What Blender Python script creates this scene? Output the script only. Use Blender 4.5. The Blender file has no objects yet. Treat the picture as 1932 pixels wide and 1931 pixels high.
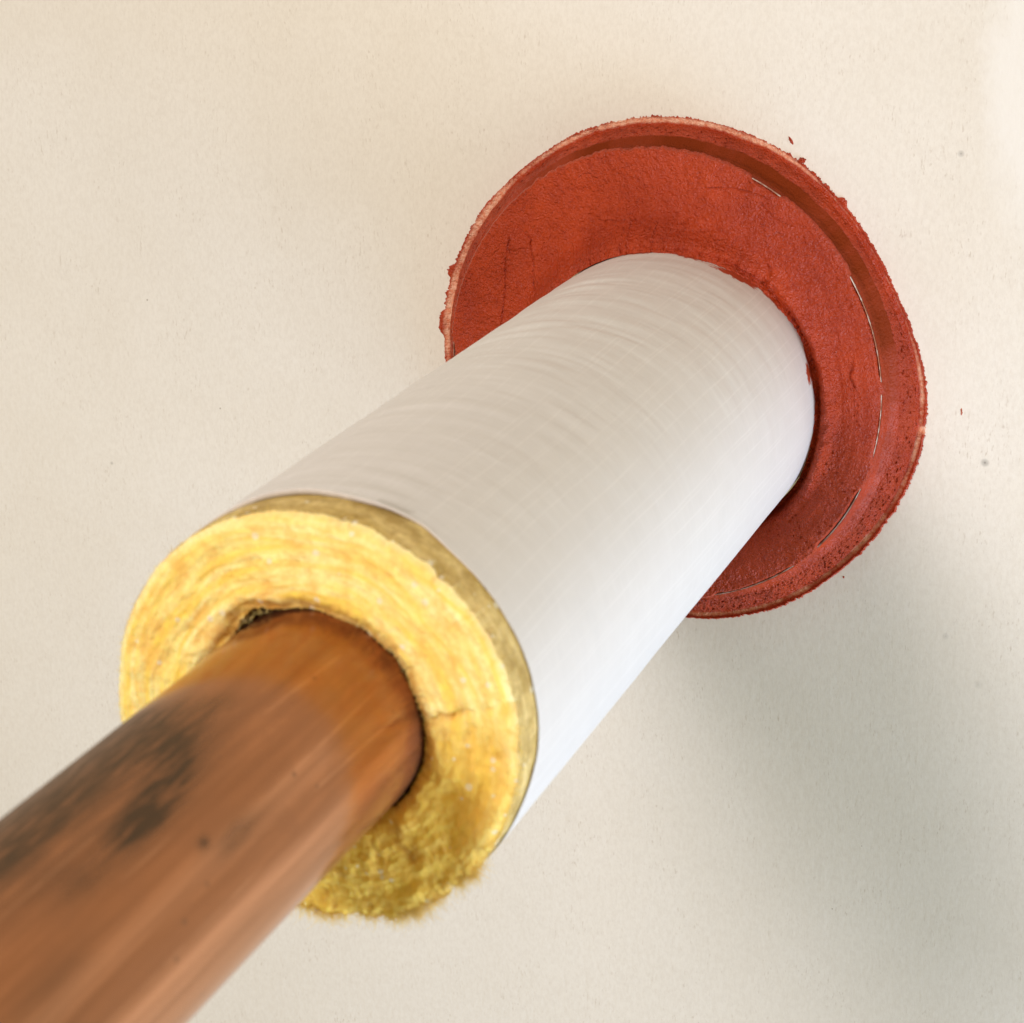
import bpy, math
import numpy as np
from mathutils import Matrix, Vector

C = bpy.context.scene.collection
SC = bpy.context.scene
MM = 0.001

# ------------------------------------------------------------------ camera
cam_d = bpy.data.cameras.new("camera")
cam = bpy.data.objects.new("camera", cam_d)
C.objects.link(cam)
SC.camera = cam
cam_d.sensor_fit = 'HORIZONTAL'
cam_d.sensor_width = 36.0
cam_d.lens = 36.0 * 4592.71 / 1932.0
cam_d.clip_start = 0.01
cam_d.clip_end = 60.0
CAM = np.array([223.571, -799.055, 229.633])
cam.location = CAM * MM
cam.rotation_mode = 'QUATERNION'
cam.rotation_quaternion = (Matrix.Rotation(0.345, 4, 'Z') @ Matrix.Rotation(-0.323, 4, 'X')
                           @ Matrix.Rotation(math.pi / 2, 4, 'X')).to_quaternion()
cam_d.dof.use_dof = True
cam_d.dof.focus_distance = 0.835
cam_d.dof.aperture_fstop = 29.0

# ------------------------------------------------------------------ world, lamps, exposure
W = bpy.data.worlds.new("World")
SC.world = W
W.use_nodes = True
bg = W.node_tree.nodes['Background']
bg.inputs['Color'].default_value = (1.0, 0.86, 0.46, 1)
bg.inputs['Strength'].default_value = 0.345


def area(name, loc, target, size, power, color, size_y=None):
    d = bpy.data.lights.new(name, 'AREA')
    d.shape = 'RECTANGLE'
    d.size = size
    d.size_y = size_y or size
    d.energy = power
    d.color = color
    o = bpy.data.objects.new(name, d)
    C.objects.link(o)
    o.location = loc
    o.rotation_mode = 'QUATERNION'
    o.rotation_quaternion = (Vector(target) - Vector(loc)).to_track_quat('-Z', 'Y')
    return o


def lamp_dir(phi, theta, dist):
    """point seen from the pipe: phi round the wall (0 = right, 90 = up), theta off the wall's normal"""
    p, t = math.radians(phi), math.radians(theta)
    return (math.sin(t) * math.cos(p) * dist, -math.cos(t) * dist, math.sin(t) * math.sin(p) * dist)


# warm softbox in front, up and to the left: throws the pipe's shadow down to the right
area("key_lamp", lamp_dir(119, 30, 1.6), (0, -0.05, 0), 0.48, 16.2, (1.0, 0.915, 0.93))
# large softbox low on the right, and a cooler one below it
area("fill_lamp", lamp_dir(-18, 75, 1.7), (0, -0.05, 0), 1.05, 21.5, (1.0, 1.0, 0.99))
area("cool_lamp", lamp_dir(-45, 76, 1.3), (0, -0.05, 0), 0.8, 15.0, (0.36, 0.60, 1.0))

SC.view_settings.view_transform = 'Standard'
SC.view_settings.look = 'None'
SC.view_settings.exposure = 0.0
SC.view_settings.gamma = 1.0
SC.view_settings.use_curve_mapping = False
SC.cycles.max_bounces = 8

# ------------------------------------------------------------------ numeric helpers
_rng = np.random.default_rng(7)
_TAB = _rng.random(65536)


def _h(ix, iy, iz):
    return _TAB[((ix * 73856093) ^ (iy * 19349663) ^ (iz * 83492791)) & 65535]


def vnoise(x, y, z):
    """value noise in 0..1"""
    x, y, z = np.broadcast_arrays(np.asarray(x, float), np.asarray(y, float), np.asarray(z, float))
    xi, yi, zi = (np.floor(a).astype(np.int64) for a in (x, y, z))
    fx, fy, fz = x - xi, y - yi, z - zi
    fx, fy, fz = (a * a * a * (a * (a * 6 - 15) + 10) for a in (fx, fy, fz))
    r = 0
    for dx in (0, 1):
        wx = fx if dx else 1 - fx
        for dy in (0, 1):
            wy = fy if dy else 1 - fy
            for dz in (0, 1):
                wz = fz if dz else 1 - fz
                r = r + wx * wy * wz * _h(xi + dx, yi + dy, zi + dz)
    return r


def fbm(x, y, z, octv=4, gain=0.5, seed=0.0):
    """fractal noise about -1..1"""
    a, t, s = 1.0, 0.0, 0.0
    x, y, z = np.asarray(x) + seed * 17.3, np.asarray(y) + seed * 5.1, np.asarray(z) - seed * 9.7
    for k in range(octv):
        s = s + a * (vnoise(x, y, z) * 2 - 1)
        t += a
        a *= gain
        x, y, z = x * 2.03 + 13.1, y * 2.03 + 7.7, z * 2.03 + 3.3
    return s / t


def sstep(a, b, x):
    t = np.clip((np.asarray(x, float) - a) / (b - a), 0, 1)
    return t * t * (3 - 2 * t)


def bump(x, c, w):
    return np.exp(-((np.asarray(x, float) - c) / w) ** 2)


def adiff(a, b):
    return (np.asarray(a) - b + np.pi) % (2 * np.pi) - np.pi


def link(o, parent=None):
    C.objects.link(o)
    if parent is not None:
        o.parent = parent
    return o


def empty(name, loc=(0, 0, 0)):
    o = bpy.data.objects.new(name, None)
    o.empty_display_size = 0.02
    o.location = loc
    return link(o)


def tag(o, label=None, cat=None, group=None, kind=None):
    if label: o['label'] = label
    if cat: o['category'] = cat
    if group: o['group'] = group
    if kind: o['kind'] = kind
    return o


def mesh_np(name, co, quads, mat, parent=None, smooth=True, attrs=None, uv=None, tris=None):
    me = bpy.data.meshes.new(name)
    co = np.ascontiguousarray(co, dtype=np.float32).reshape(-1, 3)
    quads = np.zeros((0, 4), np.int32) if quads is None else np.asarray(quads, np.int32)
    tris = np.zeros((0, 3), np.int32) if tris is None else np.asarray(tris, np.int32)
    loops = np.concatenate([quads.ravel(), tris.ravel()])
    tot = np.concatenate([np.full(len(quads), 4), np.full(len(tris), 3)]).astype(np.int32)
    start = np.concatenate([[0], np.cumsum(tot)[:-1]]).astype(np.int32)
    me.vertices.add(len(co))
    me.vertices.foreach_set('co', co.ravel())
    me.loops.add(len(loops))
    me.loops.foreach_set('vertex_index', loops.astype(np.int32))
    me.polygons.add(len(tot))
    me.polygons.foreach_set('loop_start', start)
    me.polygons.foreach_set('use_smooth', np.full(len(tot), smooth, dtype=bool))
    if uv is not None:
        l = me.uv_layers.new(name='UVMap')
        l.data.foreach_set('uv', np.ascontiguousarray(np.asarray(uv, np.float32).reshape(-1, 2)[loops]).ravel())
    for k, v in (attrs or {}).items():
        a = me.attributes.new(k, 'FLOAT', 'POINT')
        a.data.foreach_set('value', np.ascontiguousarray(v, dtype=np.float32).ravel())
    me.update(calc_edges=True)
    me.validate()
    me.materials.append(mat)
    return link(bpy.data.objects.new(name, me), parent)


def grid_quads(nr, nc, wrap=True, flip=False):
    """rows x cols grid, cols wrapping"""
    i = np.arange(nr - 1)[:, None]
    j = np.arange(nc if wrap else nc - 1)[None, :]
    j2 = (j + 1) % nc
    q = np.stack([i * nc + j + 0 * j2, i * nc + j2, (i + 1) * nc + j2, (i + 1) * nc + j + 0 * j2], -1).reshape(-1, 4)
    return q[:, ::-1] if flip else q


# ------------------------------------------------------------------ material helpers
class NT:
    def __init__(self, name):
        self.m = bpy.data.materials.new(name)
        self.m.use_nodes = True
        self.t = self.m.node_tree
        self.p = self.t.nodes['Principled BSDF']

    def n(self, typ, **kw):
        nd = self.t.nodes.new(typ)
        for k, v in kw.items():
            if k.startswith('i_'):
                nd.inputs[k[2:].replace('_', ' ')].default_value = v
            else:
                setattr(nd, k, v)
        return nd

    def l(self, a, b):
        self.t.links.new(a, b)

    def math(self, op, a, b=None, clamp=False):
        nd = self.n('ShaderNodeMath', operation=op, use_clamp=clamp)
        for i, v in enumerate((a, b)):
            if v is None: continue
            if hasattr(v, 'is_linked'): self.l(v, nd.inputs[i])
            else: nd.inputs[i].default_value = v
        return nd.outputs[0]

    def mix(self, fac, a, b, blend='MIX'):
        nd = self.n('ShaderNodeMix', data_type='RGBA', blend_type=blend)
        for i, v in ((0, fac), (6, a), (7, b)):
            if hasattr(v, 'is_linked'): self.l(v, nd.inputs[i])
            elif i == 0: nd.inputs[0].default_value = v
            else: nd.inputs[i].default_value = (*v, 1)
        return nd.outputs[2]

    def ramp(self, fac, stops, interp='LINEAR'):
        nd = self.n('ShaderNodeValToRGB')
        nd.color_ramp.interpolation = interp
        el = nd.color_ramp.elements
        while len(el) < len(stops): el.new(0.5)
        for e, (p, c) in zip(el, stops):
            e.position = p
            e.color = (*c, 1) if hasattr(c, '__len__') else (c, c, c, 1)
        self.l(fac, nd.inputs[0])
        return nd.outputs[0]

    def noise(self, vec, scale, detail=3.0, rough=0.55, dist=0.0):
        nd = self.n('ShaderNodeTexNoise')
        nd.inputs['Scale'].default_value = scale
        nd.inputs['Detail'].default_value = detail
        nd.inputs['Roughness'].default_value = rough
        nd.inputs['Distortion'].default_value = dist
        if vec is not None: self.l(vec, nd.inputs['Vector'])
        return nd.outputs['Fac']

    def mapping(self, vec, scale=(1, 1, 1), loc=(0, 0, 0), rot=(0, 0, 0)):
        nd = self.n('ShaderNodeMapping')
        nd.inputs['Scale'].default_value = scale
        nd.inputs['Location'].default_value = loc
        nd.inputs['Rotation'].default_value = rot
        self.l(vec, nd.inputs['Vector'])
        return nd.outputs[0]

    def coord(self, which='Object'):
        return self.n('ShaderNodeTexCoord').outputs[which]

    def attr(self, name):
        return self.n('ShaderNodeAttribute', attribute_name=name).outputs['Fac']

    def bump(self, h, strength, dist, normal=None):
        nd = self.n('ShaderNodeBump')
        nd.inputs['Strength'].default_value = strength
        nd.inputs['Distance'].default_value = dist
        self.l(h, nd.inputs['Height'])
        if normal is not None: self.l(normal, nd.inputs['Normal'])
        return nd.outputs[0]

    def set(self, **kw):
        for k, v in kw.items():
            s = self.p.inputs[k.replace('_', ' ')]
            if hasattr(v, 'is_linked'): self.l(v, s)
            elif hasattr(v, '__len__'): s.default_value = (*v, 1)
            else: s.default_value = v
        return self


# ------------------------------------------------------------------ wall frame: the wall leans 5.5 degrees off square to the pipe
TX, TZ = -0.096, -0.011
EX = np.array([1, TX, 0.0]); EX /= np.linalg.norm(EX)
NN = np.array([TX, -1, TZ]); NN[0] = TX; NN[2] = TZ
NN = -np.array([-TX, 1, -TZ]); NN /= np.linalg.norm(NN)
EZ = np.cross(EX, NN); EZ = EZ if EZ[2] > 0 else -EZ


def wall_pt(x, z, d):
    x, z, d = (np.asarray(a, float)[..., None] for a in np.broadcast_arrays(x, z, d))
    return (x * EX + z * EZ + d * NN) * MM


# ------------------------------------------------------------------ materials
def mat_wall():
    m = NT("wall_paper_face")
    co = m.coord('Object')
    # vertical paper fibres
    f1 = m.noise(m.mapping(co, (1100, 1100, 420)), 1.0, 4, 0.65)
    f2 = m.noise(m.mapping(co, (420, 420, 190)), 1.0, 5, 0.65)
    big = m.noise(co, 14.0, 5, 0.6)
    blot = m.noise(co, 3.0, 3, 0.5)
    base = m.mix(m.ramp(big, [(0.3, 0.0), (0.7, 1.0)]), (0.80, 0.75, 0.665), (0.84, 0.80, 0.73))
    base = m.mix(m.math('MULTIPLY', m.ramp(blot, [(0.35, 0.0), (0.7, 1.0)]), 0.35), base, (0.80, 0.775, 0.725))
    pulp = m.noise(m.mapping(co, (750, 750, 430)), 1.0, 4, 0.7)
    base = m.mix(m.math('MULTIPLY', m.ramp(pulp, [(0.36, 1.0), (0.60, 0.0)]), 0.22), base, (0.60, 0.54, 0.46))
    # grey-brown fibre flecks
    fl = m.noise(m.mapping(co, (1300, 1300, 420)), 1.0, 2, 0.5)
    clus = m.ramp(m.noise(co, 60.0, 3, 0.6), [(0.42, 0.0), (0.68, 1.0)])
    flm = m.math('MULTIPLY', m.ramp(fl, [(0.60, 0.0), (0.74, 1.0)]), clus)
    base = m.mix(m.math('MULTIPLY', flm, 0.55), base, (0.50, 0.42, 0.33))
    sp = m.n('ShaderNodeTexVoronoi', feature='F1')
    sp.inputs['Scale'].default_value = 95.0
    m.l(co, sp.inputs['Vector'])
    sc = m.n('ShaderNodeSeparateColor')
    m.l(sp.outputs['Color'], sc.inputs[0])
    rare = m.math('GREATER_THAN', sc.outputs[0], 0.86)
    dot = m.math('LESS_THAN', sp.outputs['Distance'], m.math('MULTIPLY', sc.outputs[1], 0.042))
    base = m.mix(m.math('MULTIPLY', m.math('MULTIPLY', rare, dot), 0.6), base, (0.22, 0.17, 0.12))
    for (x_, z_, r_, a_) in ((95.4, 89.0, 0.75, 0.55), (109.5, -14.5, 0.95, 0.75), (99.5, -79.0, 0.8, 0.30), (-244.0, -62.0, 0.5, 0.5), (112.0, -95.0, 1.0, 0.2)):
        dn = m.n('ShaderNodeVectorMath', operation='DISTANCE')
        m.l(co, dn.inputs[0])
        dn.inputs[1].default_value = wall_pt(x_, z_, 0.0).tolist()
        base = m.mix(m.ramp(m.math('DIVIDE', dn.outputs['Value'], r_ * 2 * MM), [(0.0, a_), (0.35, a_ * 0.5), (1.0, 0.0)], 'EASE'), base, (0.13, 0.12, 0.10))
    # a paler scuffed patch of paper at the upper right
    dn = m.n('ShaderNodeVectorMath', operation='DISTANCE')
    m.l(m.mapping(co, (1, 1, 0.42)), dn.inputs[0])
    dn.inputs[1].default_value = (wall_pt(128.0, 122.0, 0.0) * np.array([1, 1, 0.42])).tolist()
    edge = m.math('ADD', dn.outputs['Value'], m.math('MULTIPLY', m.noise(co, 60.0, 4, 0.6), 0.014))
    base = m.mix(m.math('MULTIPLY', m.ramp(m.math('DIVIDE', edge, 0.08), [(0.34, 1.0), (0.46, 0.0)]), 0.75), base, (0.87, 0.85, 0.81))
    h = m.math('ADD', m.math('MULTIPLY', f1, 0.5), f2)
    m.set(Base_Color=base, Roughness=0.85, Normal=m.bump(h, 0.32, 0.0003))
    m.p.inputs['Specular IOR Level'].default_value = 0.25
    return m.m


def mat_sealant():
    m = NT("red_sealant")
    co = m.coord('Object')
    big = m.noise(co, 45.0, 4, 0.6)
    med = m.noise(co, 420.0, 4, 0.65)
    col = m.mix(m.ramp(big, [(0.3, 0.0), (0.72, 1.0)]), (0.37, 0.031, 0.0045), (0.52, 0.052, 0.0062))
    col = m.mix(m.math('MULTIPLY', m.ramp(med, [(0.25, 1.0), (0.5, 0.0)]), 0.5), col, (0.28, 0.016, 0.004))
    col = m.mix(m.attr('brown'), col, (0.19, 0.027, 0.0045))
    thin = m.attr('thin')
    streak = m.noise(m.mapping(co, (700, 700, 700)), 1.0, 4, 0.7)
    tf = m.math('SUBTRACT', thin, m.math('MULTIPLY', m.math('SUBTRACT', 1.0, streak), 0.45))
    tf = m.ramp(tf, [(0.05, 0.0), (0.75, 1.0)])
    pale = m.mix(m.ramp(streak, [(0.3, 0.0), (0.65, 1.0)]), (0.76, 0.19, 0.075), (0.90, 0.53, 0.37))
    col = m.mix(tf, col, pale)
    fine = m.noise(co, 1350.0, 2, 0.6)
    grain = m.noise(co, 650.0, 3, 0.6)
    wet = m.attr('wet')
    hh = m.math('ADD', m.math('MULTIPLY', fine, 0.75), grain)
    st = m.math('SUBTRACT', 1.0, m.math('MULTIPLY', wet, 0.55))
    b = m.n('ShaderNodeBump')
    b.inputs['Distance'].default_value = 0.0014
    m.l(st, b.inputs['Strength'])
    m.l(hh, b.inputs['Height'])
    rg = m.math('ADD', m.math('MULTIPLY', m.noise(co, 300.0, 2, 0.5), 0.25), 0.24)
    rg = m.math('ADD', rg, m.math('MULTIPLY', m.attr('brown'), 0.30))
    m.set(Base_Color=col, Roughness=rg, Normal=b.outputs[0])
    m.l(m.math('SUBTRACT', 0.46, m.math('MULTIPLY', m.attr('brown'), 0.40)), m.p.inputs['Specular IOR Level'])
    return m.m


def mat_rim():
    m = NT("sleeve_plastic")
    co = m.coord('Object')
    nz = m.noise(co, 300.0, 3, 0.6)
    m.set(Base_Color=m.mix(m.ramp(nz, [(0.42, 0.0), (0.60, 1.0)]), (0.42, 0.16, 0.09), (0.74, 0.62, 0.54)), Roughness=0.3)
    return m.m


def mat_jacket():
    m = NT("white_jacket_paper")
    uv = m.n('ShaderNodeUVMap').outputs[0]           # u = mm round the pipe, v = mm along it
    sep = m.n('ShaderNodeSeparateXYZ')
    m.l(uv, sep.inputs[0])
    wob = m.noise(m.mapping(uv, (0.02, 0.012, 1)), 1.0, 2, 0.5)

    def lines(coord, pitch, width, amt):
        w = m.math('ADD', coord, m.math('MULTIPLY', wob, amt))
        t = m.math('PINGPONG', w, pitch / 2)
        return m.ramp(m.math('DIVIDE', t, width), [(0.0, 1.0), (1.0, 0.0)], 'EASE')
    ax = lines(sep.outputs[0], 6.1, 0.50, 3.0)       # lines that run along the pipe
    ax2 = lines(m.math('ADD', sep.outputs[0], 2.1), 9.7, 0.5, 3.5)
    rd = lines(sep.outputs[1], 5.2, 0.5, 2.5)        # lines round the pipe
    scr = m.math('MAXIMUM', m.math('MAXIMUM', ax, m.math('MULTIPLY', ax2, 0.8)), m.math('MULTIPLY', rd, 0.5))
    brk = m.ramp(m.noise(m.mapping(uv, (0.06, 0.025, 1)), 1.0, 3, 0.6), [(0.30, 0.1), (0.62, 1.0)])
    scr = m.math('MULTIPLY', scr, brk)
    mott = m.noise(m.mapping(uv, (0.09, 0.09, 1)), 1.0, 4, 0.6)
    base = m.mix(m.ramp(mott, [(0.3, 0.0), (0.7, 1.0)]), (0.66, 0.63, 0.605), (0.69, 0.66, 0.635))
    base = m.mix(m.math('MULTIPLY', scr, 0.40), base, (0.80, 0.77, 0.745))
    # a few dust specks
    vo = m.n('ShaderNodeTexVoronoi', feature='F1')
    vo.inputs['Scale'].default_value = 0.055
    m.l(uv, vo.inputs['Vector'])
    sc = m.n('ShaderNodeSeparateColor')
    m.l(vo.outputs['Color'], sc.inputs[0])
    dot = m.math('LESS_THAN', vo.outputs['Distance'], m.math('MULTIPLY', sc.outputs[1], 0.04))
    base = m.mix(m.math('MULTIPLY', m.math('MULTIPLY', dot, m.math('GREATER_THAN', sc.outputs[0], 0.5)), 0.45), base, (0.35, 0.33, 0.31))
    # red smears close to the seal
    smear = m.attr('smear')
    sn = m.noise(m.mapping(uv, (0.30, 1.1, 1)), 1.0, 4, 0.65)
    sm = m.ramp(m.math('ADD', smear, m.math('MULTIPLY', sn, 0.9)), [(0.86, 0.0), (0.96, 1.0)])
    base = m.mix(sm, base, (0.40, 0.055, 0.02))
    fine = m.noise(m.mapping(uv, (1.3, 0.5, 1)), 1.0, 3, 0.6)
    hh = m.math('ADD', m.math('MULTIPLY', fine, 0.15), m.math('MULTIPLY', scr, 0.30))
    m.set(Base_Color=base, Roughness=0.42, Normal=m.bump(hh, 0.08, 0.0004))
    m.p.inputs['Specular IOR Level'].default_value = 0.35
    return m.m


def mat_wool(name, a, b, c, bumpy=0.35):
    m = NT(name)
    uv = m.n('ShaderNodeUVMap').outputs[0]           # u = mm round the core, v = mm outwards
    co = m.coord('Object')
    band = m.noise(m.mapping(uv, (0.030, 0.24, 1)), 1.0, 5, 0.6, 1.1)
    blot = m.noise(co, 130.0, 5, 0.65)
    fin = m.noise(m.mapping(uv, (0.5, 1.7, 1)), 1.0, 4, 0.7)
    col = m.mix(m.ramp(band, [(0.36, 0.0), (0.60, 1.0)]), a, b)
    col = m.mix(m.math('MULTIPLY', m.ramp(blot, [(0.46, 0.0), (0.62, 1.0)]), 0.75), col, c)
    gr = m.noise(co, 420.0, 4, 0.7)
    col = m.mix(m.math('MULTIPLY', m.ramp(gr, [(0.40, 1.0), (0.56, 0.0)]), 0.35), col, c)
    col = m.mix(m.math('MULTIPLY', m.attr('pale'), 0.7), col, (0.97, 0.86, 0.50))
    col = m.mix(m.math('MULTIPLY', m.attr('gold'), 0.75), col, m.mix(m.ramp(blot, [(0.35, 0.0), (0.65, 1.0)]), (0.92, 0.545, 0.050), (1.0, 0.73, 0.13)))
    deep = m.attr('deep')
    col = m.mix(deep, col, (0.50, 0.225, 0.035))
    # glassy white specks
    vo = m.n('ShaderNodeTexVoronoi', feature='F1')
    vo.inputs['Scale'].default_value = 330.0
    m.l(co, vo.inputs['Vector'])
    sc = m.n('ShaderNodeSeparateColor')
    m.l(vo.outputs['Color'], sc.inputs[0])
    dot = m.math('LESS_THAN', vo.outputs['Distance'], m.math('MULTIPLY', sc.outputs[1], 0.30))
    pk = m.math('GREATER_THAN', sc.outputs[0], 0.66)
    col = m.mix(m.math('MULTIPLY', m.math('MULTIPLY', dot, pk), 0.75), col, (0.92, 0.84, 0.62))
    hh = m.math('ADD', m.math('MULTIPLY', band, 0.8), fin)
    m.set(Base_Color=col, Roughness=0.8, Normal=m.bump(hh, bumpy, 0.0012))
    m.p.inputs['Specular IOR Level'].default_value = 0.2
    m.p.inputs['Subsurface Weight'].default_value = 0.25
    m.p.inputs['Subsurface Radius'].default_value = (1.0, 0.7, 0.2)
    m.p.inputs['Subsurface Scale'].default_value = 0.0015
    return m.m


def mat_copper():
    m = NT("aged_copper")
    uv = m.n('ShaderNodeUVMap').outputs[0]           # u = mm round the pipe, v = mm along it
    st = m.noise(m.mapping(uv, (0.32, 0.010, 1)), 1.0, 5, 0.6, 0.3)
    st2 = m.noise(m.mapping(uv, (1.6, 0.030, 1)), 1.0, 4, 0.6)
    mot = m.noise(m.mapping(uv, (0.10, 0.045, 1)), 1.0, 5, 0.65, 0.6)
    col = m.mix(m.ramp(st, [(0.30, 0.0), (0.70, 1.0)]), (0.285, 0.112, 0.043), (0.43, 0.178, 0.074))
    col = m.mix(m.math('MULTIPLY', m.ramp(mot, [(0.40, 0.0), (0.62, 1.0)]), 0.7), col, (0.32, 0.132, 0.056))
    scr = m.ramp(st2, [(0.66, 0.0), (0.76, 1.0)])
    col = m.mix(m.math('MULTIPLY', scr, 0.16), col, (0.75, 0.38, 0.19))
    col = m.mix(m.math('MULTIPLY', m.attr('scratch'), 0.22), col, (0.86, 0.45, 0.24))
    col = m.mix(m.math('MULTIPLY', m.attr('reflect_tint'), m.ramp(st, [(0.25, 0.35), (0.6, 1.0)])), col, (0.74, 0.36, 0.185))  # paler copper mixed in as a painted reflection
    stain = m.attr('stain')
    sn = m.noise(m.mapping(uv, (0.75, 0.065, 1)), 1.0, 4, 0.65)
    sf = m.math('MULTIPLY', stain, m.ramp(sn, [(0.36, 0.50), (0.54, 1.0)]))
    col = m.mix(sf, col, (0.082, 0.050, 0.028))
    vo = m.n('ShaderNodeTexVoronoi', feature='F1')
    vo.inputs['Scale'].default_value = 0.16
    m.l(uv, vo.inputs['Vector'])
    sc = m.n('ShaderNodeSeparateColor')
    m.l(vo.outputs['Color'], sc.inputs[0])
    dot = m.ramp(m.math('DIVIDE', vo.outputs['Distance'], m.math('ADD', m.math('MULTIPLY', sc.outputs[1], 0.14), 0.001)), [(0.6, 1.0), (1.0, 0.0)])
    col = m.mix(m.math('MULTIPLY', m.math('MULTIPLY', dot, m.math('GREATER_THAN', sc.outputs[0], 0.55)), 0.6), col, (0.16, 0.085, 0.045))
    rg = m.math('ADD', m.math('ADD', m.math('MULTIPLY', st, 0.08), m.math('MULTIPLY', sf, 0.25)), 0.13)
    m.set(Base_Color=col, Roughness=rg, Metallic=0.74, Specular_Tint=(0.86, 0.72, 0.60), Normal=m.bump(st2, 0.02, 0.0003))
    return m.m


M_WALL = mat_wall()
M_SEAL = mat_sealant()
M_RIM = mat_rim()
M_JACK = mat_jacket()
M_WOOL = mat_wool("yellow_glass_wool", (0.98, 0.72, 0.125), (1.0, 0.91, 0.40), (0.95, 0.58, 0.14))
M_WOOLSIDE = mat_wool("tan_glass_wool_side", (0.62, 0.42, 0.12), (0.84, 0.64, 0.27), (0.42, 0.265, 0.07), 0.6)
M_FIBRE = mat_wool("loose_glass_fibre", (0.95, 0.71, 0.15), (0.98, 0.86, 0.34), (0.92, 0.62, 0.12), 0.0)
M_COPPER = mat_copper()

# ------------------------------------------------------------------ wall: a board with a round hole
NT_ = 240
th = np.linspace(0, 2 * np.pi, NT_, endpoint=False)
H0 = 58.0
rings = []
half = 2600.0
sq = half / np.maximum(np.abs(np.cos(th)), np.abs(np.sin(th)))
for t in (0.0, 0.004, 0.02, 0.06, 0.15, 0.4, 1.0):
    r = H0 + (sq - H0) * t
    rings.append(wall_pt(r * np.cos(th), r * np.sin(th), 0.0))
rings.append(wall_pt(sq * np.cos(th), sq * np.sin(th), -16.0))
rings.append(wall_pt(H0 * np.cos(th), H0 * np.sin(th), -16.0))
rings.append(wall_pt(H0 * np.cos(th), H0 * np.sin(th), 0.0))
wall = mesh_np("wall", np.array(rings), grid_quads(len(rings), NT_, flip=True), M_WALL, smooth=False)
tag(wall, kind='structure')

# ------------------------------------------------------------------ red sealant round the pipe
seal = empty("firestop_seal", tuple(wall_pt(-3.0, 2.9, 0.0)))
tag(seal, "brick red sealant collar built up in a round raised disc against the cream wall", "sealant collar")
SEAL_LOC = np.array(seal.location)
NA = 1800
TH = np.linspace(0, 2 * np.pi, NA, endpoint=False)
# traced outline: angle (deg) and radius (mm) about the ring centre
_o = np.array([(96, 90.9), (110, 91.0), (127, 90.0), (143, 90.5), (157, 90.8), (168, 90.6), (185, 90.0), (205, 90.3), (230, 90.5), (262, 90.4),
               (284, 90.6), (299, 90.5), (316, 89.5), (335, 90.6), (349, 91.6), (361, 91.6), (371, 89.8), (385, 87.2), (406, 88.5), (422, 90.3), (439, 90.7)])
_oa = np.radians(_o[:, 0])
R_OUT = np.interp((TH - _oa[0]) % (2 * np.pi) + _oa[0], np.append(_oa, _oa[0] + 2 * np.pi), np.append(_o[:, 1], _o[0, 1]))
k = np.exp(-0.5 * (np.arange(-60, 61) / 22.0) ** 2); k /= k.sum()
R_OUT = np.convolve(np.concatenate([R_OUT[-60:], R_OUT, R_OUT[:60]]), k, 'valid')
cx, sx = np.cos(TH), np.sin(TH)
n1 = lambda f, s: fbm(cx * f, sx * f, 0 * TH, 4, 0.6, s)


def seal_pt(x, z, d):
    return wall_pt(x, z, d) - SEAL_LOC


RC = np.array([-3.0, 2.9])     # ring centre on the wall
DC = np.array([-2.7, 5.3])     # centre of the raised disc
deg = np.degrees(TH)


def win(a, b, soft=3.0):
    """1 inside the angle window a..b degrees"""
    c, h = (a + b) / 2, (b - a) / 2
    d = np.abs(adiff(TH, math.radians(c))) * 180 / np.pi
    return 1 - sstep(h - soft, h + soft, d)


# where the sleeve's rim shows bare
bare = np.maximum.reduce([win(58, 66.5, 1.5), win(6, 33, 2.5), win(-14, 3, 1.5) * 0.8, win(-42, -22, 2), win(-74, -50, 2), win(176, 190, 2)])
R_FACE = 80.45 + 0.35 * n1(9, 1) - 1.25 * bare + 0.25 * n1(60, 2)
R_FACE += 0.8 * win(72, 135, 8) * (0.5 + n1(40, 3) + 0.5 * n1(90, 9))
D_FACE = 16.0 + 0.35 * n1(3, 4)

# --- face of the disc
NR = 130
s = np.linspace(0, 1, NR)[:, None]
s = s ** 1.0
T2 = TH[None, :] + 0 * s
ex_, ez_ = DC[0] + R_FACE * cx, DC[1] + R_FACE * sx
RP = 52.55
# the paste climbs the pipe: hardly at the right, much higher over the top
_ja = np.radians([-180, -140, -100, -60, -35, -10, 0, 16, 32, 46, 63, 75, 90, 110, 150, 180])
_jd = np.array([22, 19, 13, 9.5, 10.5, 16.5, 16.8, 15.4, 14.2, 16.5, 21.2, 24.6, 27.6, 28.5, 26.5, 22])
d_in = np.interp((TH + np.pi) % (2 * np.pi) - np.pi, _ja, _jd)
kk = np.exp(-0.5 * (np.arange(-60, 61) / 25.0) ** 2); kk /= kk.sum()
d_in = np.convolve(np.concatenate([d_in[-60:], d_in, d_in[:60]]), kk, 'valid')
d_in = d_in + 0.8 * n1(6, 5) + 1.3 * n1(26, 15) + 0.8 * n1(60, 14)
# the pipe's centre shifts along the wall with height because the wall leans
pcx, pcz = 0.096 * d_in, 0.011 * d_in
ix_, iz_ = pcx + (RP + 0.25) * cx, pcz + (RP + 0.25) * sx
X = ex_ + (ix_ - ex_) * s
Z = ez_ + (iz_ - ez_) * s
wid = np.hypot(ix_ - ex_, iz_ - ez_)[None, :]
dist_e, dist_p = s * wid, (1 - s) * wid
d = D_FACE + 0 * s
climb = np.clip(d_in - 16.0, 0, 20)
d = d + (d_in - D_FACE) * sstep(4.5 + 0.75 * climb, 0.0, dist_p) ** 1.4
d = d - 1.0 * sstep(0.8, 0.0, dist_e) ** 2
d = d - 0.5 * bump(dist_e, 12, 8)
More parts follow.
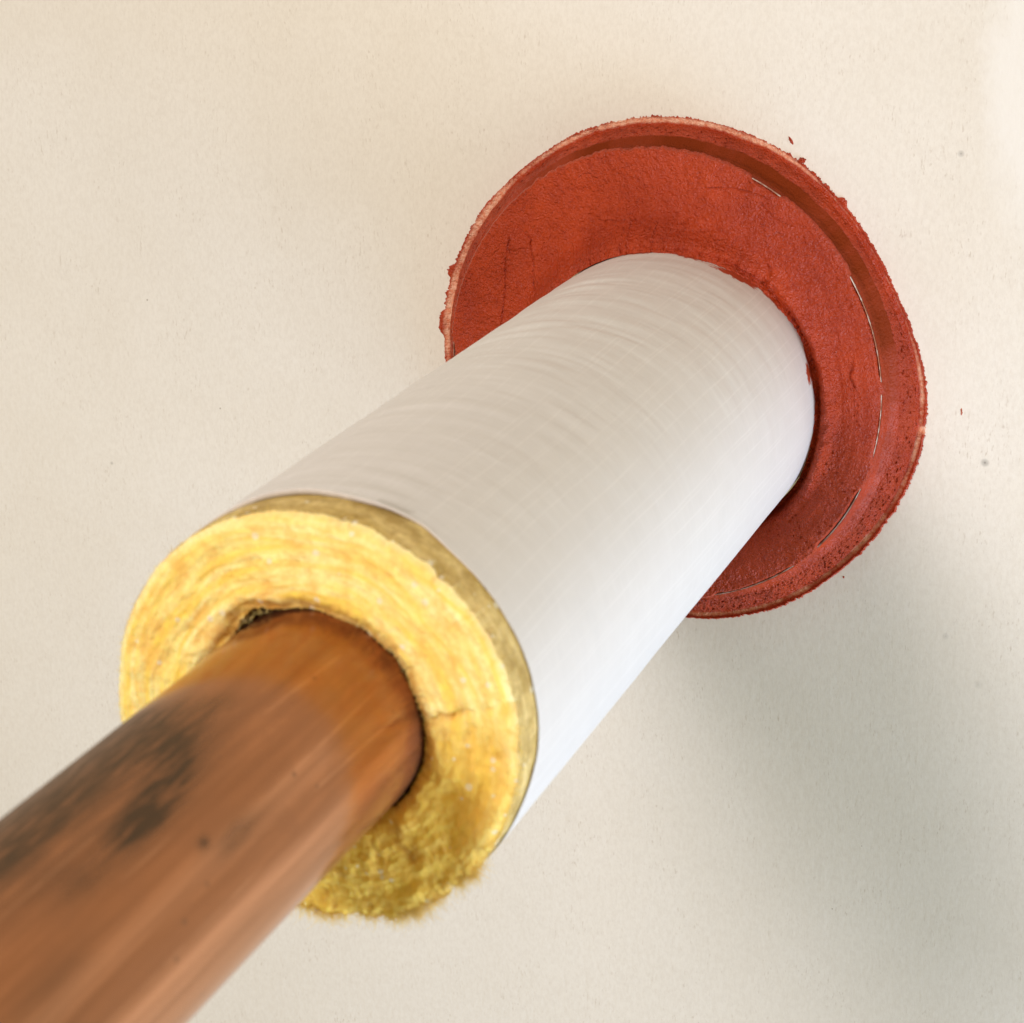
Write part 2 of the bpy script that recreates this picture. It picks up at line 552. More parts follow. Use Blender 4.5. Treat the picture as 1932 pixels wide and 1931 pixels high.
# roll and crease against the pipe
roll = (0.35 + 0.65 * win(-40, 95, 15)) * (1 - 0.5 * sstep(3, 9, climb))
d = d + roll * 1.3 * bump(dist_p, 4.2 + 1.2 * n1(8, 6), 1.7)
d = d - roll * 2.1 * bump(dist_p, 1.3 + 0.7 * n1(14, 7), 0.7)
# ridge on the right, hollow low on the right
d = d + win(-45, 20, 8) * (2.0 + 1.6 * n1(18, 18)) * bump(dist_p, 5.5 + 1.0 * n1(12, 8), 2.0)
d = d - win(-85, -28, 18) * 6.5 * bump(dist_p, 2.5, 6.0)
# tooled waves and trowel grain
d = d + 0.55 * fbm(X / 16, Z / 16, 0 * X, 3, 0.5, 1)
d = d + 0.36 * fbm(X / 4.5 + 0.4 * Z / 9, Z / 3.2, 0 * X, 4, 0.6, 2)
# trowel strokes: low ridges swept round the pipe, and a few pulled across
sw = fbm(np.hypot(X - 2, Z) / 2.1, np.cos(np.arctan2(Z, X)) * 1.6, np.sin(np.arctan2(Z, X)) * 1.6, 3, 0.55, 16)
stroke = sstep(0.45, 0.7, vnoise(X / 17 + 3, Z / 17, 0 * X + 8))
d = d + 0.40 * stroke * sw + 0.30 * (1 - stroke) * fbm((X * 0.8 + Z * 0.6) / 2.4, (Z * 0.8 - X * 0.6) / 12, 0 * X, 3, 0.55, 17)
rough = 0.45 + 0.75 * vnoise(X / 9, Z / 9, 0 * X + 3)
d = d + 0.17 * rough * fbm(X / 1.3, Z / 1.0, 0 * X, 4, 0.65, 3)
pit = vnoise(X / 1.0, Z / 1.0, 0 * X + 9)
d = d - 0.5 * sstep(0.86, 0.95, pit) * sstep(0.35, 0.7, vnoise(X / 14, Z / 14, 0 * X + 21)) * win(-100, 5, 10)


def groove(pts, depth, w, side=0.0):
    """a crack through points given in wall mm"""
    global d
    pts = np.array(pts, float)
    best = np.full(X.shape, 1e9); sg = np.zeros(X.shape)
    jx, jz = 0.5 * fbm(X / 2.2, Z / 2.2, 0 * X, 3, 0.6, 11), 0.3 * fbm(X / 2.2, Z / 2.2, 0 * X, 3, 0.6, 12)
    for (ax, az), (bx, bz) in zip(pts[:-1], pts[1:]):
        ux, uz = bx - ax, bz - az
        L2 = ux * ux + uz * uz
        t = np.clip(((X + jx - ax) * ux + (Z + jz - az) * uz) / L2, 0, 1)
        px, pz = X + jx - ax - t * ux, Z + jz - az - t * uz
        dd = np.hypot(px, pz)
        c = np.where(ux * pz - uz * px > 0, 1.0, -1.0)
        sg = np.where(dd < best, c, sg)
        best = np.minimum(best, dd)
    mod = 0.45 + 0.55 * sstep(-0.2, 0.25, fbm(X / 5, Z / 5, 0 * X, 2, 0.5, 13))
    d = d - depth * mod * np.exp(-(best / w) ** 2) + side * sg * np.exp(-(best / 2.5) ** 2)


groove([(-59.5, 50), (-61.5, 42), (-61.2, 33), (-62.3, 22), (-63.5, 10), (-64.5, 2)], 1.3, 0.30, 0.20)
groove([(-57, 55), (-51.5, 50.5), (-50, 40), (-49.8, 33), (-47.5, 32)], 1.2, 0.28, 0.18)
groove([(-51, 26), (-52.5, 21), (-52, 15)], 1.2, 0.32, 0.2)
groove([(-13, 56), (-9, 55.5), (-8, 53.5)], 0.9, 0.35, 0.2)
groove([(14, 74), (22, 74.8), (30, 73.6), (35, 72)], 0.7, 0.25, 0.15)
groove([(67, 19), (66, 14), (68, 11)], 0.8, 0.4, 0.25)
groove([(36, 50), (38, 45.5), (36.5, 43)], 0.6, 0.5, 0.2)
groove([(42, 64), (37, 66), (33, 70)], 0.6, 0.25, 0.2)
groove([(-22, 60), (-12, 61), (0, 59), (14, 60)], 0.35, 0.8, 0.25)
thin = np.zeros_like(X)
wet = 0.25 * sstep(0.5, 0.8, vnoise(X / 11, Z / 11, 0 * X + 5)) + 0 * X
# skirt under the edge, so the disc has a real lip
sk_r = [R_FACE + 0.10, R_FACE - 0.15, R_FACE - 0.9]
sk_d = [D_FACE - 2.3, D_FACE - 3.0, D_FACE - 4.5]
SX = np.array([DC[0] + r * cx for r in sk_r[::-1]]); SZ = np.array([DC[1] + r * sx for r in sk_r[::-1]])
SD = np.array([q for q in sk_d[::-1]])
XX, ZZ, DD = np.vstack([SX, X]), np.vstack([SZ, Z]), np.vstack([SD, d])
z3 = np.zeros((3, NA))
mesh_np("sealant_disc", seal_pt(XX, ZZ, DD), grid_quads(len(XX), NA), M_SEAL, seal,
        attrs={'thin': np.vstack([z3, thin]), 'wet': np.vstack([z3, wet])})

# --- side of the disc: a steep smooth wall, a tooled fillet, then a rough cone down to the plaster
R_TOE = R_OUT - 2.5 + 0.3 * n1(14, 21)
tx_, tz_ = RC[0] + R_TOE * cx, RC[1] + R_TOE * sx
lowr = win(-110, 0, 18)
q_d = np.concatenate([np.linspace(0, 0.98, 26), np.full(9, 1.0), np.full(44, 1.0)])[:, None]      # share of the steep drop
q_f = np.concatenate([np.zeros(26), np.linspace(0.1, 1, 9), np.full(44, 1.0)])[:, None]         # share of the fillet
q_c = np.concatenate([np.zeros(35), np.linspace(0.02, 1, 44)])[:, None]                          # share of the cone
d_top = 14.6
d_foot = 9.0 + 0.5 * n1(5, 22) - 0.6 * lowr
r_w = 79.95 + (0.55 + 0.5 * lowr) * q_d + 0 * TH
f_r = 2.5 + 0.4 * n1(6, 23)
wx, wz = DC[0] + (r_w + f_r * q_f) * cx, DC[1] + (r_w + f_r * q_f) * sx
X = wx + (tx_ - wx) * q_c
Z = wz + (tz_ - wz) * q_c
d = d_top + (d_foot - d_top) * q_d - 2.5 * q_f ** 0.62
d = d + (0.95 - d) * (0.90 * q_c + 0.10 * q_c ** 2) + 0.35 * np.sin(np.pi * q_c) * (1 + 0.6 * n1(7, 24))
ru = sstep(0.02, 0.16, q_c) * sstep(1.0, 0.94, q_c)
d = d + ru * (0.55 * fbm(X / 5, Z / 5, d / 5, 3, 0.6, 31) + 0.55 * fbm(X / 1.5, Z / 1.5, d / 1.5, 4, 0.65, 32))
dr = (1 - ru) * sstep(0.1, 0.3, q_d) * (0.40 * fbm(X / 4, Z / 4, d / 1.6, 3, 0.5, 33) + 0.22 * fbm(X / 1.2, Z / 1.2, d / 0.8, 3, 0.6, 34))
X = X + dr * cx
Z = Z + dr * sx
pit = vnoise(X / 0.9, Z / 0.9, d / 0.9 + 40)
d = d - 0.8 * ru * sstep(0.72, 0.95, pit)
wet = 0.8 * (1 - sstep(0.0, 0.1, q_c)) + 0 * X
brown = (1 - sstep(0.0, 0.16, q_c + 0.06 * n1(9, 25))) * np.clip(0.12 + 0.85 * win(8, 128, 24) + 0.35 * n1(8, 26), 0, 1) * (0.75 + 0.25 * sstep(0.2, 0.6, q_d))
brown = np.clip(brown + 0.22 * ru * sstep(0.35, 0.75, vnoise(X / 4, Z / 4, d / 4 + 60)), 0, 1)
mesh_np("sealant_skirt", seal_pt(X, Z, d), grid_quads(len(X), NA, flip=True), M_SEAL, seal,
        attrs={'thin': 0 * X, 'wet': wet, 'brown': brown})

# --- thin smear where the skirt feathers out on the wall
NS = 34
v = np.linspace(0, 1, NS)[:, None]
jag = 0.6 * n1(40, 41) + 0.9 * n1(110, 42) + 0.9 * np.clip(n1(230, 43), -0.3, 1)
jag = jag * (0.25 + 1.3 * vnoise(cx * 4, sx * 4, 0 * TH + 5)) + 0.7 * np.clip(n1(9, 49), 0, 1)
blob = 2.2 * win(171.5, 176.5, 1.2) + 1.6 * win(160, 163, 1.0) + 1.5 * win(47.5, 49.5, 0.7) + 0.5 * win(140, 170, 4)
R_S = R_OUT + 0.35 + 0.75 * jag + blob
R_I = R_TOE - 0.25
cxs, czs = RC[0], RC[1]
rr = R_I + (R_S - R_I) * v
X, Z = cxs + rr * cx, czs + rr * sx
mid = R_OUT[None, :]
ridge = win(-95, 5, 12)
# thickness: nearly nothing on the pale streak, a fat ridge outside it
streak_c = R_OUT - 0.75 + 0.35 * n1(7, 44) - 0.75 * ridge - 0.45 * win(140, 180, 10)
streak_w = 1.05 + 0.35 * n1(9, 45) + 0.55 * win(140, 182, 6) - 0.55 * win(15, 60, 8)
thin = np.exp(-((rr - streak_c) / np.maximum(streak_w, 0.12)) ** 2) * (1.15 + 0.5 * n1(16, 46))
thin *= (0.55 + 0.45 * sstep(-0.5, 0.1, n1(11, 47)))
thin *= np.clip(0.40 + 0.60 * np.maximum.reduce([win(58, 134, 8), win(136, 184, 3), win(0, 13, 3)]) + 0.25 * ridge, 0, 1.15)
thin = np.maximum(thin, 1.2 * win(-6.2, -4.6, 0.6) * sstep(R_OUT - 2.2, R_OUT - 1.2, rr))
d = 0.75 * (1 - sstep(0, 0.22, v)) + 0.20 + 0.50 * (1 - np.clip(thin, 0, 1)) * bump(v, 0.85, 0.14) * (0.5 + 1.2 * ridge + 0.6 * np.clip(jag, 0, 1))
d = d + 0.14 * fbm(X / 0.9, Z / 0.9, 0 * X, 3, 0.6, 48)
d = d + 0.9 * blob / 2.2 * bump(v, 0.65, 0.3)
d = np.maximum(d, 0.12)
d[-1] = 0.02
mesh_np("smeared_edge", seal_pt(X, Z, d), grid_quads(NS, NA, flip=True), M_SEAL, seal,
        attrs={'thin': np.clip(thin, 0, 1), 'wet': 0.4 + 0 * X})

# --- the sleeve's thin rim, bare in places along the disc's edge
rows = []
for r, dd in ((79.55, 10.0), (79.55, 14.8), (79.60, 14.9), (79.72, 14.9), (79.77, 14.8), (79.77, 10.0)):
    rows.append(seal_pt(DC[0] + r * cx[::4], DC[1] + r * sx[::4], dd + (0.35 * n1(3, 4) if dd > 11 else 0 * TH)[::4]))
mesh_np("sleeve_rim", np.array(rows), grid_quads(len(rows), NA // 4), M_RIM, seal)


# ------------------------------------------------------------------ stray crumbs of sealant on the wall
def crumb(x, z, rx, rz, h, ang, label, seed, thin_v=0.0):
    na, nr = 48, 12
    t = np.linspace(0, 2 * np.pi, na, endpoint=False)
    q = np.linspace(1, 0.02, nr)[:, None]
    jag_ = 1 + 0.55 * fbm(np.cos(t) * 2.2, np.sin(t) * 2.2, 0 * t, 4, 0.7, seed)
    px, pz = rx * q * jag_ * np.cos(t), rz * q * jag_ * np.sin(t)
    ca, sa = math.cos(ang), math.sin(ang)
    X_, Z_ = px * ca - pz * sa, px * sa + pz * ca
    D_ = h * (1 - q ** 2.5) * (0.75 + 0.6 * fbm(X_ / 0.9, Z_ / 0.9, 0 * X_, 3, 0.6, seed + 1)) + 0.02
    D_[0] = -0.05
    loc = wall_pt(x, z, 0.0)
    o = mesh_np("sealant_crumb", wall_pt(x + X_, z + Z_, D_) - loc, grid_quads(nr, na), M_SEAL,
                attrs={'thin': np.full(X_.shape, thin_v), 'wet': 0 * X_})
    o.location = loc
    return tag(o, label, "sealant crumb", "red sealant crumbs on the wall")


crumb(37.4, 88.9, 0.55, 1.5, 0.5, 0.55, "tiny hook shaped red crumb on the wall, highest of the stray crumbs", 61)
crumb(41.3, 82.6, 1.5, 1.2, 1.2, 0.3, "fat red crumb stuck to the wall touching the seal's upper right edge", 62)
crumb(100.5, 2.2, 0.35, 1.3, 0.15, 0.1, "thin pale red flake alone on the wall, rightmost of the crumbs", 63, 0.55)
crumb(84.6, -21.5, 0.5, 0.22, 0.12, 0.5, "faint flat red fleck on the wall off the seal's lower right edge", 64, 0.4)
crumb(62.0, -63.0, 0.35, 0.45, 0.25, 0.2, "small dark red speck on the shaded wall below the seal's lower right edge", 65)

# ------------------------------------------------------------------ pipe insulation: glass wool core in a white jacket
ins = empty("pipe_insulation", (0, -0.317, 0))
tag(ins, "thick yellow glass wool pipe insulation in a white paper jacket, poking through the red seal", "pipe insulation")
ILOC = np.array(ins.location)
YF = -317.0


def cyl(r, t, y):
    r, t, y = np.broadcast_arrays(r, t, y)
    return np.stack([r * np.cos(t), y, r * np.sin(t)], -1) * MM


# --- jacket shell
NJ, NL = 900, 620
tj = np.linspace(0, 2 * np.pi, NJ, endpoint=False)
djg = np.degrees(tj)
cj, sj = np.cos(tj), np.sin(tj)
nj = lambda f, s_: fbm(cj * f, sj * f, 0 * tj, 4, 0.55, s_)
Y_EDGE = -304.3 + 0.5 * nj(3, 71) + 0.25 * nj(25, 72)
Y_EDGE += 1.8 * bump(adiff(tj, math.radians(64)), 0, 0.10) - 3.5 * sstep(0, -25, np.where(djg > 180, djg - 360, djg)) * (djg > 180)
YB = 120.0
w = np.linspace(0, 1, NL)[:, None]
w = np.where(w < 0.08, w * 0.25, 0.02 + (w - 0.08) * 0.98 / 0.92)
Yj = Y_EDGE + (YB - Y_EDGE) * w
Tj = tj[None, :] + 0 * w
fromedge = Yj - Y_EDGE
rad = 52.6 + 0 * Yj
# fine wrinkles that run round the jacket, stronger on the upper left
ph = Yj + 5.0 * np.sin(Tj * 1.0 - 0.6) + 4.0 * fbm(np.cos(Tj) * 1.4, np.sin(Tj) * 1.4, Yj / 40, 3, 0.5, 73)
wr = fbm(np.cos(Tj) * 2.0, np.sin(Tj) * 2.0, ph / 3.2, 3, 0.5, 74)
wr2 = fbm(np.cos(Tj) * 2.6, np.sin(Tj) * 2.6, ph / 5.8, 2, 0.4, 75)
upl = 0.06 + 0.94 * (0.5 + 0.5 * np.cos(adiff(Tj, math.radians(108)))) ** 2.6
rad = rad + upl * (0.05 * wr + 0.40 * wr2)
rad = rad + 0.25 * fbm(np.cos(Tj) * 2, np.sin(Tj) * 2, Yj / 60, 2, 0.5, 76)
# lip: the edge lifts a little at the top, with one buckle
lift = 1.2 * bump(adiff(tj, math.radians(95)), 0, 0.42) + 0.8 * bump(adiff(tj, math.radians(72)), 0, 0.14)
rad = rad + lift * np.exp(-fromedge / 1.6) + 0.2 * bump(adiff(tj, math.radians(66)), 0, 0.08) * -1.5 * np.exp(-fromedge / 6)
thick = 0.35 + 1.2 * bump(adiff(tj, math.radians(98)), 0, 0.5)
inner = cyl(rad[0] - thick, tj, Y_EDGE + 0.05)[None]
inner2 = cyl(rad[0] - thick, tj, Y_EDGE + 6.0)[None]
front = cyl(rad[0] - 0.10, tj, Y_EDGE - 0.02)[None]
pts = np.concatenate([inner2, inner, front, cyl(rad, Tj, Yj)]) - ILOC
uvu = np.degrees(Tj) * np.pi / 180 * 52.6
uv = np.stack([uvu, Yj], -1)
uv3 = np.stack([np.broadcast_to(uvu[:1], (3, NJ)), np.broadcast_to(Y_EDGE, (3, NJ))], -1)
# red smears: how far from the seal
dwall = (TX * np.cos(Tj) + TZ * np.sin(Tj)) * 52.6 - Yj - np.interp(tj, TH, d_in)[None, :] - 0.5
smear = 0.75 * np.exp(-np.clip(dwall, 0, None) / 1.9) * (0.3 + 0.8 * vnoise(np.cos(Tj) * 6, np.sin(Tj) * 6, 0 * Yj))
smear = smear + 0.62 * bump(adiff(Tj, math.radians(16)), 0, 0.09) * bump(dwall, 4.2, 2.6)
smear = smear + 0.52 * bump(adiff(Tj, math.radians(64)), 0, 0.22) * bump(dwall, 2.6, 2.0)
mesh_np("jacket", pts, grid_quads(len(pts), NJ), M_JACK, ins,
        uv=np.concatenate([uv3, uv]), attrs={'smear': np.vstack([np.zeros((3, NJ)), smear])})

# --- core: face of the wool, with its torn lower right part
NC, NRR = 1000, 120
tc = np.linspace(0, 2 * np.pi, NC, endpoint=False)
cc_, sc_ = np.cos(tc), np.sin(tc)
nc_ = lambda f, s_: fbm(cc_ * f, sc_ * f, 0 * tc, 4, 0.6, s_)
dg = (np.degrees(tc) + 180) % 360 - 180            # -180..180
torn = sstep(14, 5, dg) * sstep(-150, -120, dg)    # torn from the slit clockwise to underneath
hole = 27.5 + 0.9 * np.clip(nc_(14, 81), -0.25, 1) + 0.5 * np.clip(nc_(45, 80), -0.2, 1) + 2.6 * bump(adiff(tc, math.radians(121)), 0, 0.22) + 0.5 * torn
outer = 52.0 + 0.35 * nc_(5, 82) + 0.25 * nc_(40, 83)
outer = outer - 0.6 * bump(adiff(tc, math.radians(52)), 0, 0.6) + (1.4 * nc_(6, 95) + 0.9 * nc_(24, 94)) * bump(adiff(tc, math.radians(55)), 0, 0.9)
outer = outer + 2.8 * torn * sstep(-48, -70, dg)
outer = outer + torn * (0.5 + 1.9 * nc_(16, 84) + 1.6 * np.clip(nc_(44, 85), -0.2, 1)) * sstep(-25, -45, dg) - torn * 0.5 * sstep(-45, -25, dg)
q = np.linspace(0, 1, NRR)[:, None]
R = hole + (outer - hole) * q
Tc = tc[None, :] + 0 * q
xx, zz = R * np.cos(Tc), R * np.sin(Tc)
y = YF + 0 * R
y = y + 0.9 * fbm(xx / 14, zz / 14, 0 * R, 3, 0.5, 86)
lay = R + 2.2 * fbm(np.cos(Tc) * 2.2, np.sin(Tc) * 2.2, 0 * R, 3, 0.5, 87)
y = y + 0.50 * fbm(lay / 3.4, 0.7 * np.cos(Tc) * 3, 0.7 * np.sin(Tc) * 3, 3, 0.6, 88)
y = y + 0.35 * fbm(xx / 3.2, zz / 3.2, 0 * R, 4, 0.55, 89)
y = y + 0.8 * fbm(xx / 5.5, zz / 5.5, 0 * R, 3, 0.6, 79) + 0.6 * np.clip(fbm(lay / 2.6, np.cos(Tc) * 5, np.sin(Tc) * 5, 3, 0.6, 78), -0.5, 0.1)
y = y + 1.6 * sstep(3.0, 0.0, outer - R) ** 2            # rounded outer edge
y = y + 2.2 * sstep(5.0, 0.0, R - hole) ** 2             # soft inner edge
# torn part: recessed, furrowed
rec = torn * (2.0 + 3.0 * sstep(10, -30, dg) + 3.0 * sstep(-40, -80, dg))
wxx, wzz = xx + 2.5 * fbm(xx / 9, zz / 9, 0 * R, 3, 0.5, 96), zz + 2.5 * fbm(xx / 9, zz / 9, 0 * R, 3, 0.5, 97)
fur = fbm(wxx / 3.0 + wzz / 9, wzz / 8.0, 0 * R, 4, 0.55, 90)
y = y + rec[None, :] * (0.45 + 0.55 * q) * (1 - 0.75 * sstep(-50, -30, dg)[None, :] * sstep(43, 49, R)) + torn[None, :] * (0.6 * fur + 1.7 * fbm(xx / 6, zz / 8, 0 * R, 3, 0.6, 91))
# the slit between the two parts
slit = np.abs(R * np.sin(adiff(Tc, math.radians(9.5))) + 1.0 * fbm(R / 6, 0 * R, 0 * R, 3, 0.5, 92) - 2.2 * sstep(34, 44, R)) + 30 * (np.cos(adiff(Tc, 0.15)) < 0)
slitm = sstep(0.2, 0.6, vnoise(R / 4.5, 0 * R, 0 * R + 2.3)) * sstep(29, 32, R)
y = y + 2.6 * np.exp(-(slit / 1.7) ** 2) * slitm * (0.35 + 0.9 * vnoise(xx / 1.6, zz / 1.6, 0 * R + 4))
y = np.minimum(y, YF + 12.0)
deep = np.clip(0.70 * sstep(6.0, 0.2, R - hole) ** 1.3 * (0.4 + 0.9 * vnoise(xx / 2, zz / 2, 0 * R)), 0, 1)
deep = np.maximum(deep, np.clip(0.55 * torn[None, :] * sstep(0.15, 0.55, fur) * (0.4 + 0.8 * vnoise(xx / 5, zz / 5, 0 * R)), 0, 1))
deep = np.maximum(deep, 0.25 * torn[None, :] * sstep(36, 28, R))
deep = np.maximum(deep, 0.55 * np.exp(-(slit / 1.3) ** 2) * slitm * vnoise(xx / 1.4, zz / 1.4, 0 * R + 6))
face = np.stack([xx, y, zz], -1) * MM
pale = np.exp(-((outer - R) / (1.1 + 0.6 * nc_(7, 98))) ** 2) * (0.4 + 0.6 * bump(adiff(tc, math.radians(45)), 0, 0.9))
pale = np.maximum(pale, 0.45 * torn * sstep(-52, -30, dg) * sstep(43.5, 48, R + 1.5 * nc_(9, 99)))
pale = np.clip(pale, 0, 1)
# bore back into the insulation
bore = np.array([cyl(hole + 0.3, tc, y[0] + k_) for k_ in (40.0, 14.0, 5.0, 1.5)])
pts = np.concatenate([bore, face]) - ILOC
uv = np.concatenate([np.stack([np.broadcast_to(tc * 40, (4, NC)), np.broadcast_to(hole - 3, (4, NC))], -1),
                     np.stack([Tc * 40, lay], -1)])
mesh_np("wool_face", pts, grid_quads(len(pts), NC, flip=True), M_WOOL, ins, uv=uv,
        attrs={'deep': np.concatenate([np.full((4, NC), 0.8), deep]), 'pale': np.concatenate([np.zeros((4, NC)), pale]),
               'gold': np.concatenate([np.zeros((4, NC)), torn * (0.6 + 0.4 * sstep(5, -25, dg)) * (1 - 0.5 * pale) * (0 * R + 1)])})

# --- core side: from the face's rim back inside the jacket
NSD = 40
g = np.linspace(0, 1, NSD)[:, None]
y0 = y[-1]
Ys = y0 + (-270.0 - y0) * g ** 1.8
ro = outer + 0.15 * sstep(0, 0.1, g) - (outer - 52.0) * sstep(0.0, 0.42, g)
ro = ro + 0.35 * fbm(np.cos(tc[None, :]) * 6, np.sin(tc[None, :]) * 6, Ys / 6, 3, 0.6, 93) * (1 - sstep(-306, -302, Ys))
ro = np.minimum(ro, np.where(Ys > -306, 52.05, 54.5))
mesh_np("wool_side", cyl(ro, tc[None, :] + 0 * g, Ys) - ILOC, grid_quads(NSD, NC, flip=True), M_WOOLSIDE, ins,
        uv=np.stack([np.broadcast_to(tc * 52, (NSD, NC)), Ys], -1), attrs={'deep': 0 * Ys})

# --- loose fibres: bent hair-thin blades over the face, thick along the torn edge
rf = np.random.default_rng(11)


def fibres(n, ths, rs, ys, length, rad_, out):
    """bent three-sided strands; out = outward (radial) share of their direction"""
    P, T = [], []
    SEG = 5
    base = 0
    for i in range(n):
        t, r, yy = ths[i], rs[i], ys[i]
        p = np.array([r * math.cos(t), yy, r * math.sin(t)])
        rd_ = np.array([math.cos(t), 0, math.sin(t)])
        tg = np.array([-math.sin(t), 0, math.cos(t)])
        dirv = rd_ * out[i] + tg * rf.normal(0, 0.8) + np.array([0, -1, 0]) * abs(rf.normal(0.25, 0.25))
        dirv /= np.linalg.norm(dirv)
        L = length[i]
        curl = rf.normal(0, 0.55, 3)
        for k_ in range(SEG + 1):
            a = np.cross(dirv, (0.3, 0.5, 0.8)); a /= np.linalg.norm(a)
            b = np.cross(dirv, a)
            rr_ = rad_[i] * (1 - 0.75 * k_ / SEG)
            for m_ in range(3):
                an = 2.0944 * m_
                P.append(p + rr_ * (math.cos(an) * a + math.sin(an) * b))
            p = p + dirv * L / SEG
            dirv = dirv + curl * 0.35 + rf.normal(0, 0.12, 3)
            dirv /= np.linalg.norm(dirv)
        for k_ in range(SEG):
            for m_ in range(3):
                T.append((base + k_ * 3 + m_, base + k_ * 3 + (m_ + 1) % 3, base + (k_ + 1) * 3 + (m_ + 1) % 3, base + (k_ + 1) * 3 + m_))
        base += 3 * (SEG + 1)
    return np.array(P), np.array(T)


def face_y(t, r):
    i = int(round((t % (2 * np.pi)) / (2 * np.pi) * NC)) % NC
    f = (r - hole[i]) / (outer[i] - hole[i])
    return y[int(np.clip(round(f * (NRR - 1)), 0, NRR - 1)), i]


TSET, RSET, LSET, WSET, OSET = [], [], [], [], []
for _ in range(2200):                                   # on the whole face
    t = rf.uniform(0, 2 * np.pi); r = math.sqrt(rf.uniform(28.5 ** 2, 51.5 ** 2))
    TSET.append(t); RSET.append(r); LSET.append(rf.uniform(0.8, 2.6)); WSET.append(rf.uniform(0.03, 0.08)); OSET.append(rf.normal(0, 0.6))
for _ in range(1000):                                   # round the bore
    t = rf.uniform(0, 2 * np.pi)
    TSET.append(t); RSET.append(28.3 + abs(rf.normal(0, 0.8))); LSET.append(rf.uniform(0.6, 1.8)); WSET.append(rf.uniform(0.03, 0.09)); OSET.append(rf.normal(-0.5, 0.4))
for _ in range(3800):                                  # torn part
    t = math.radians(rf.uniform(-128, 6)); r = math.sqrt(rf.uniform(29 ** 2, 52 ** 2))
    TSET.append(t); RSET.append(r); LSET.append(rf.uniform(1.0, 4.0)); WSET.append(rf.uniform(0.03, 0.085)); OSET.append(rf.normal(0.7, 0.6))
for _ in range(1900):                                  # ragged bottom edge, in clumps
    c = rf.choice([-42, -46, -58, -64, -67, -72, -80, -88, -93, -97, -103], p=[.10, .12, .08, .12, .12, .08, .08, .08, .09, .08, .05])
    t = math.radians(c + rf.normal(0, 2.4))
    TSET.append(t); RSET.append(np.interp(t % (2 * math.pi), tc, outer) - 0.9 + rf.normal(0, 0.6)); LSET.append(abs(rf.normal(2.2, 1.6)) + 0.3); WSET.append(rf.uniform(0.03, 0.08)); OSET.append(rf.uniform(0.5, 1.6))
for _ in range(1400):                                   # fuzz all round the outer rim
    t = rf.uniform(0, 2 * np.pi)
    TSET.append(t); RSET.append(np.interp(t, tc, outer) - 0.5 + rf.normal(0, 0.3)); LSET.append(rf.uniform(0.4, 1.9)); WSET.append(rf.uniform(0.03, 0.07)); OSET.append(rf.normal(0.7, 0.6))
YSET = [face_y(t, r) + 0.3 for t, r in zip(TSET, RSET)]
P, Q = fibres(len(TSET), TSET, RSET, YSET, LSET, WSET, OSET)
uvf = np.stack([np.arctan2(P[:, 2], P[:, 0]) * 40, np.hypot(P[:, 0], P[:, 2])], -1)
fo = mesh_np("loose_fibres", P * MM - ILOC, Q, M_FIBRE, ins, uv=uvf, attrs={'deep': np.zeros(len(P)), 'gold': np.interp(np.arctan2(P[:, 2], P[:, 0]) % (2 * np.pi), tc, torn)})
tag(fo, kind='stuff')

# ------------------------------------------------------------------ copper pipe
RCU = 27.3
NU, NV = 480, 420
tu = np.linspace(0, 2 * np.pi, NU, endpoint=False)
yv = np.linspace(-600.0, -270.0, NV - 1)
yv = np.append(yv, 150.0)[:, None]
Tu = tu[None, :] + 0 * yv
Yu = yv + 0 * Tu


def spot(yc, tdeg, wy, wt, a=1.0):
    return a * np.exp(-((Yu - yc) / wy) ** 2 - (adiff(Tu, math.radians(tdeg)) * RCU / wt) ** 2)


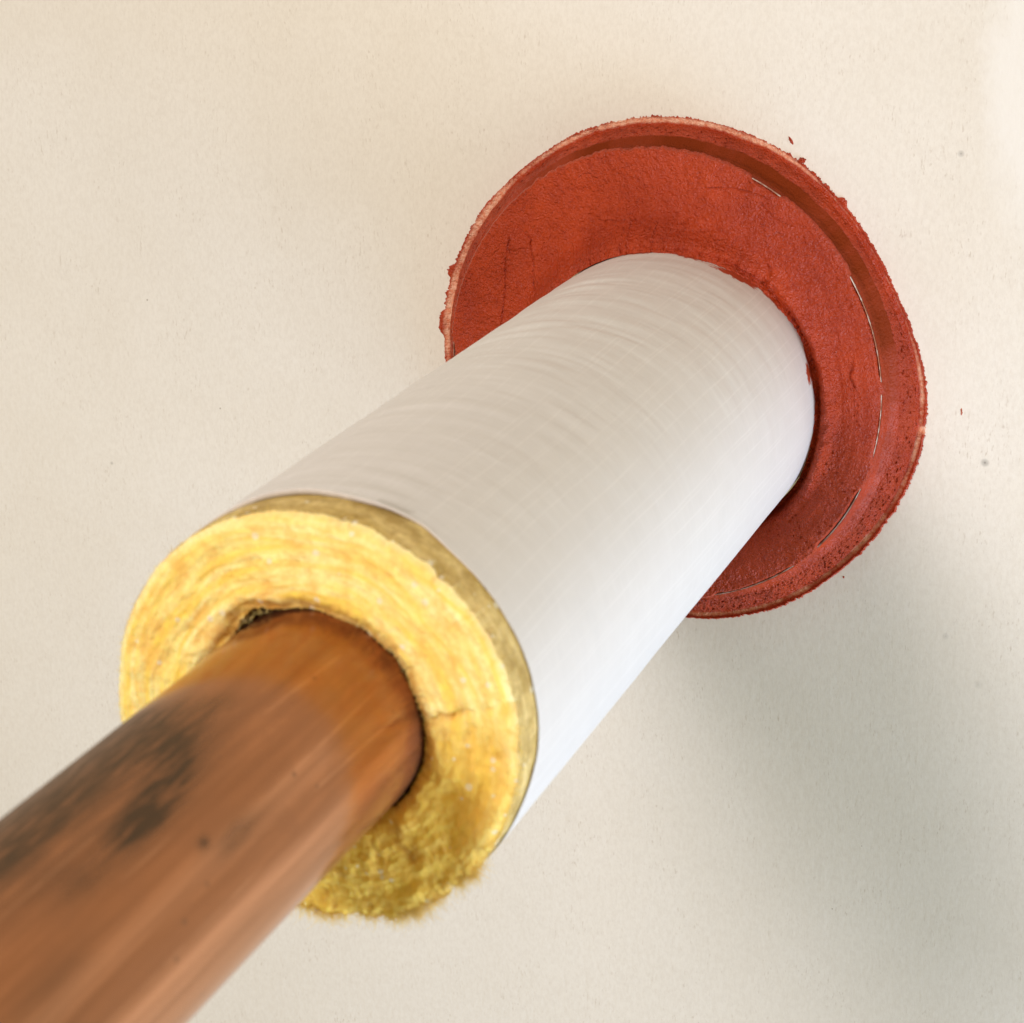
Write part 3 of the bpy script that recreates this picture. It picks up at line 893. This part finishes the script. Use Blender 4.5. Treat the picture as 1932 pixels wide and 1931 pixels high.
stain = sum([spot(-424, 62, 9, 3.2, 1.0), spot(-411, 66, 10, 3.2, 0.9), spot(-400, 70, 9, 2.4, 0.5), spot(-414, 39, 2.0, 1.2, 0.9),
             spot(-405, 32, 7, 2.2, 0.45), spot(-392, 80, 14, 4.0, 0.55), spot(-372, 82, 7, 3.5, 0.35), spot(-445, 60, 12, 3.5, 0.35),
             spot(-470, 40, 16, 3.0, 0.22), spot(-440, 88, 25, 4.0, 0.35)])
stain = stain + spot(-398, 78, 26, 9, 0.42) + spot(-455, 78, 34, 8, 0.42) + spot(-420, 62, 22, 6, 0.30) + spot(-398, 32, 10, 4, 0.25) + spot(-480, 30, 14, 6, 0.2) + 1.3 * sstep(76, 108, np.degrees(Tu)) * sstep(200, 170, np.degrees(Tu)) * sstep(-362, -385, Yu)
stain = np.clip(stain, 0, 1)
reflect_tint = 0.62 * sstep(13, 6, (np.degrees(Tu) + 180) % 360 - 180 + 4 * fbm(Yu / 40, Tu * 0, 0 * Yu, 2, 0.5, 101)) * sstep(-75, -45, (np.degrees(Tu) + 180) % 360 - 180)  # reflection put into the colour: lighter band along the lower right flank
reflect_tint = reflect_tint + 0.35 * bump(adiff(Tu, math.radians(31)), 0, 0.09) * sstep(-352, -364, Yu)
scratch = 0 * Yu
for tdeg, ya, yb, sl in ((63, -368, -330, -0.05), (34, -405, -330, 0.02), (50, -440, -420, 0.0), (12, -470, -400, 0.01), (70, -480, -430, 0.02), (22, -372, -322, -0.04)):
    line = math.radians(tdeg) + sl * (Yu - ya) / 40
    scratch = np.maximum(scratch, np.exp(-(adiff(Tu, line) * RCU / 0.38) ** 2) * sstep(ya - 3, ya + 6, Yu) * sstep(yb + 3, yb - 6, Yu) * (0.4 + 0.7 * vnoise(Yu / 4, Tu * 3, 0 * Yu)))
cop = empty("copper_pipe", (0, -0.317, 0))
tag(cop, "aged copper pipe with dark stains, running out of the yellow wool to the lower left", "pipe")
tube = np.concatenate([(cyl(RCU - 1.6, tu, np.array([[150.0], [-599.6]]))), cyl(RCU - 1.3, tu, np.array([[-600.0]])), cyl(RCU, Tu, Yu)]) - ILOC
uvc = np.stack([Tu * RCU, Yu], -1)
bpy.data.objects.remove(cop)
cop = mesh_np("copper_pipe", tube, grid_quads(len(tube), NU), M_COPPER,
              uv=np.concatenate([uvc[:3] * 0 + uvc[:1], uvc]), attrs={'stain': np.vstack([np.zeros((3, NU)), stain]), 'scratch': np.vstack([np.zeros((3, NU)), scratch]), 'reflect_tint': np.vstack([np.zeros((3, NU)), np.clip(reflect_tint, 0, 1)])})
cop.location = ILOC
tag(cop, "aged copper pipe with dark stains, running out of the yellow wool to the lower left", "pipe")
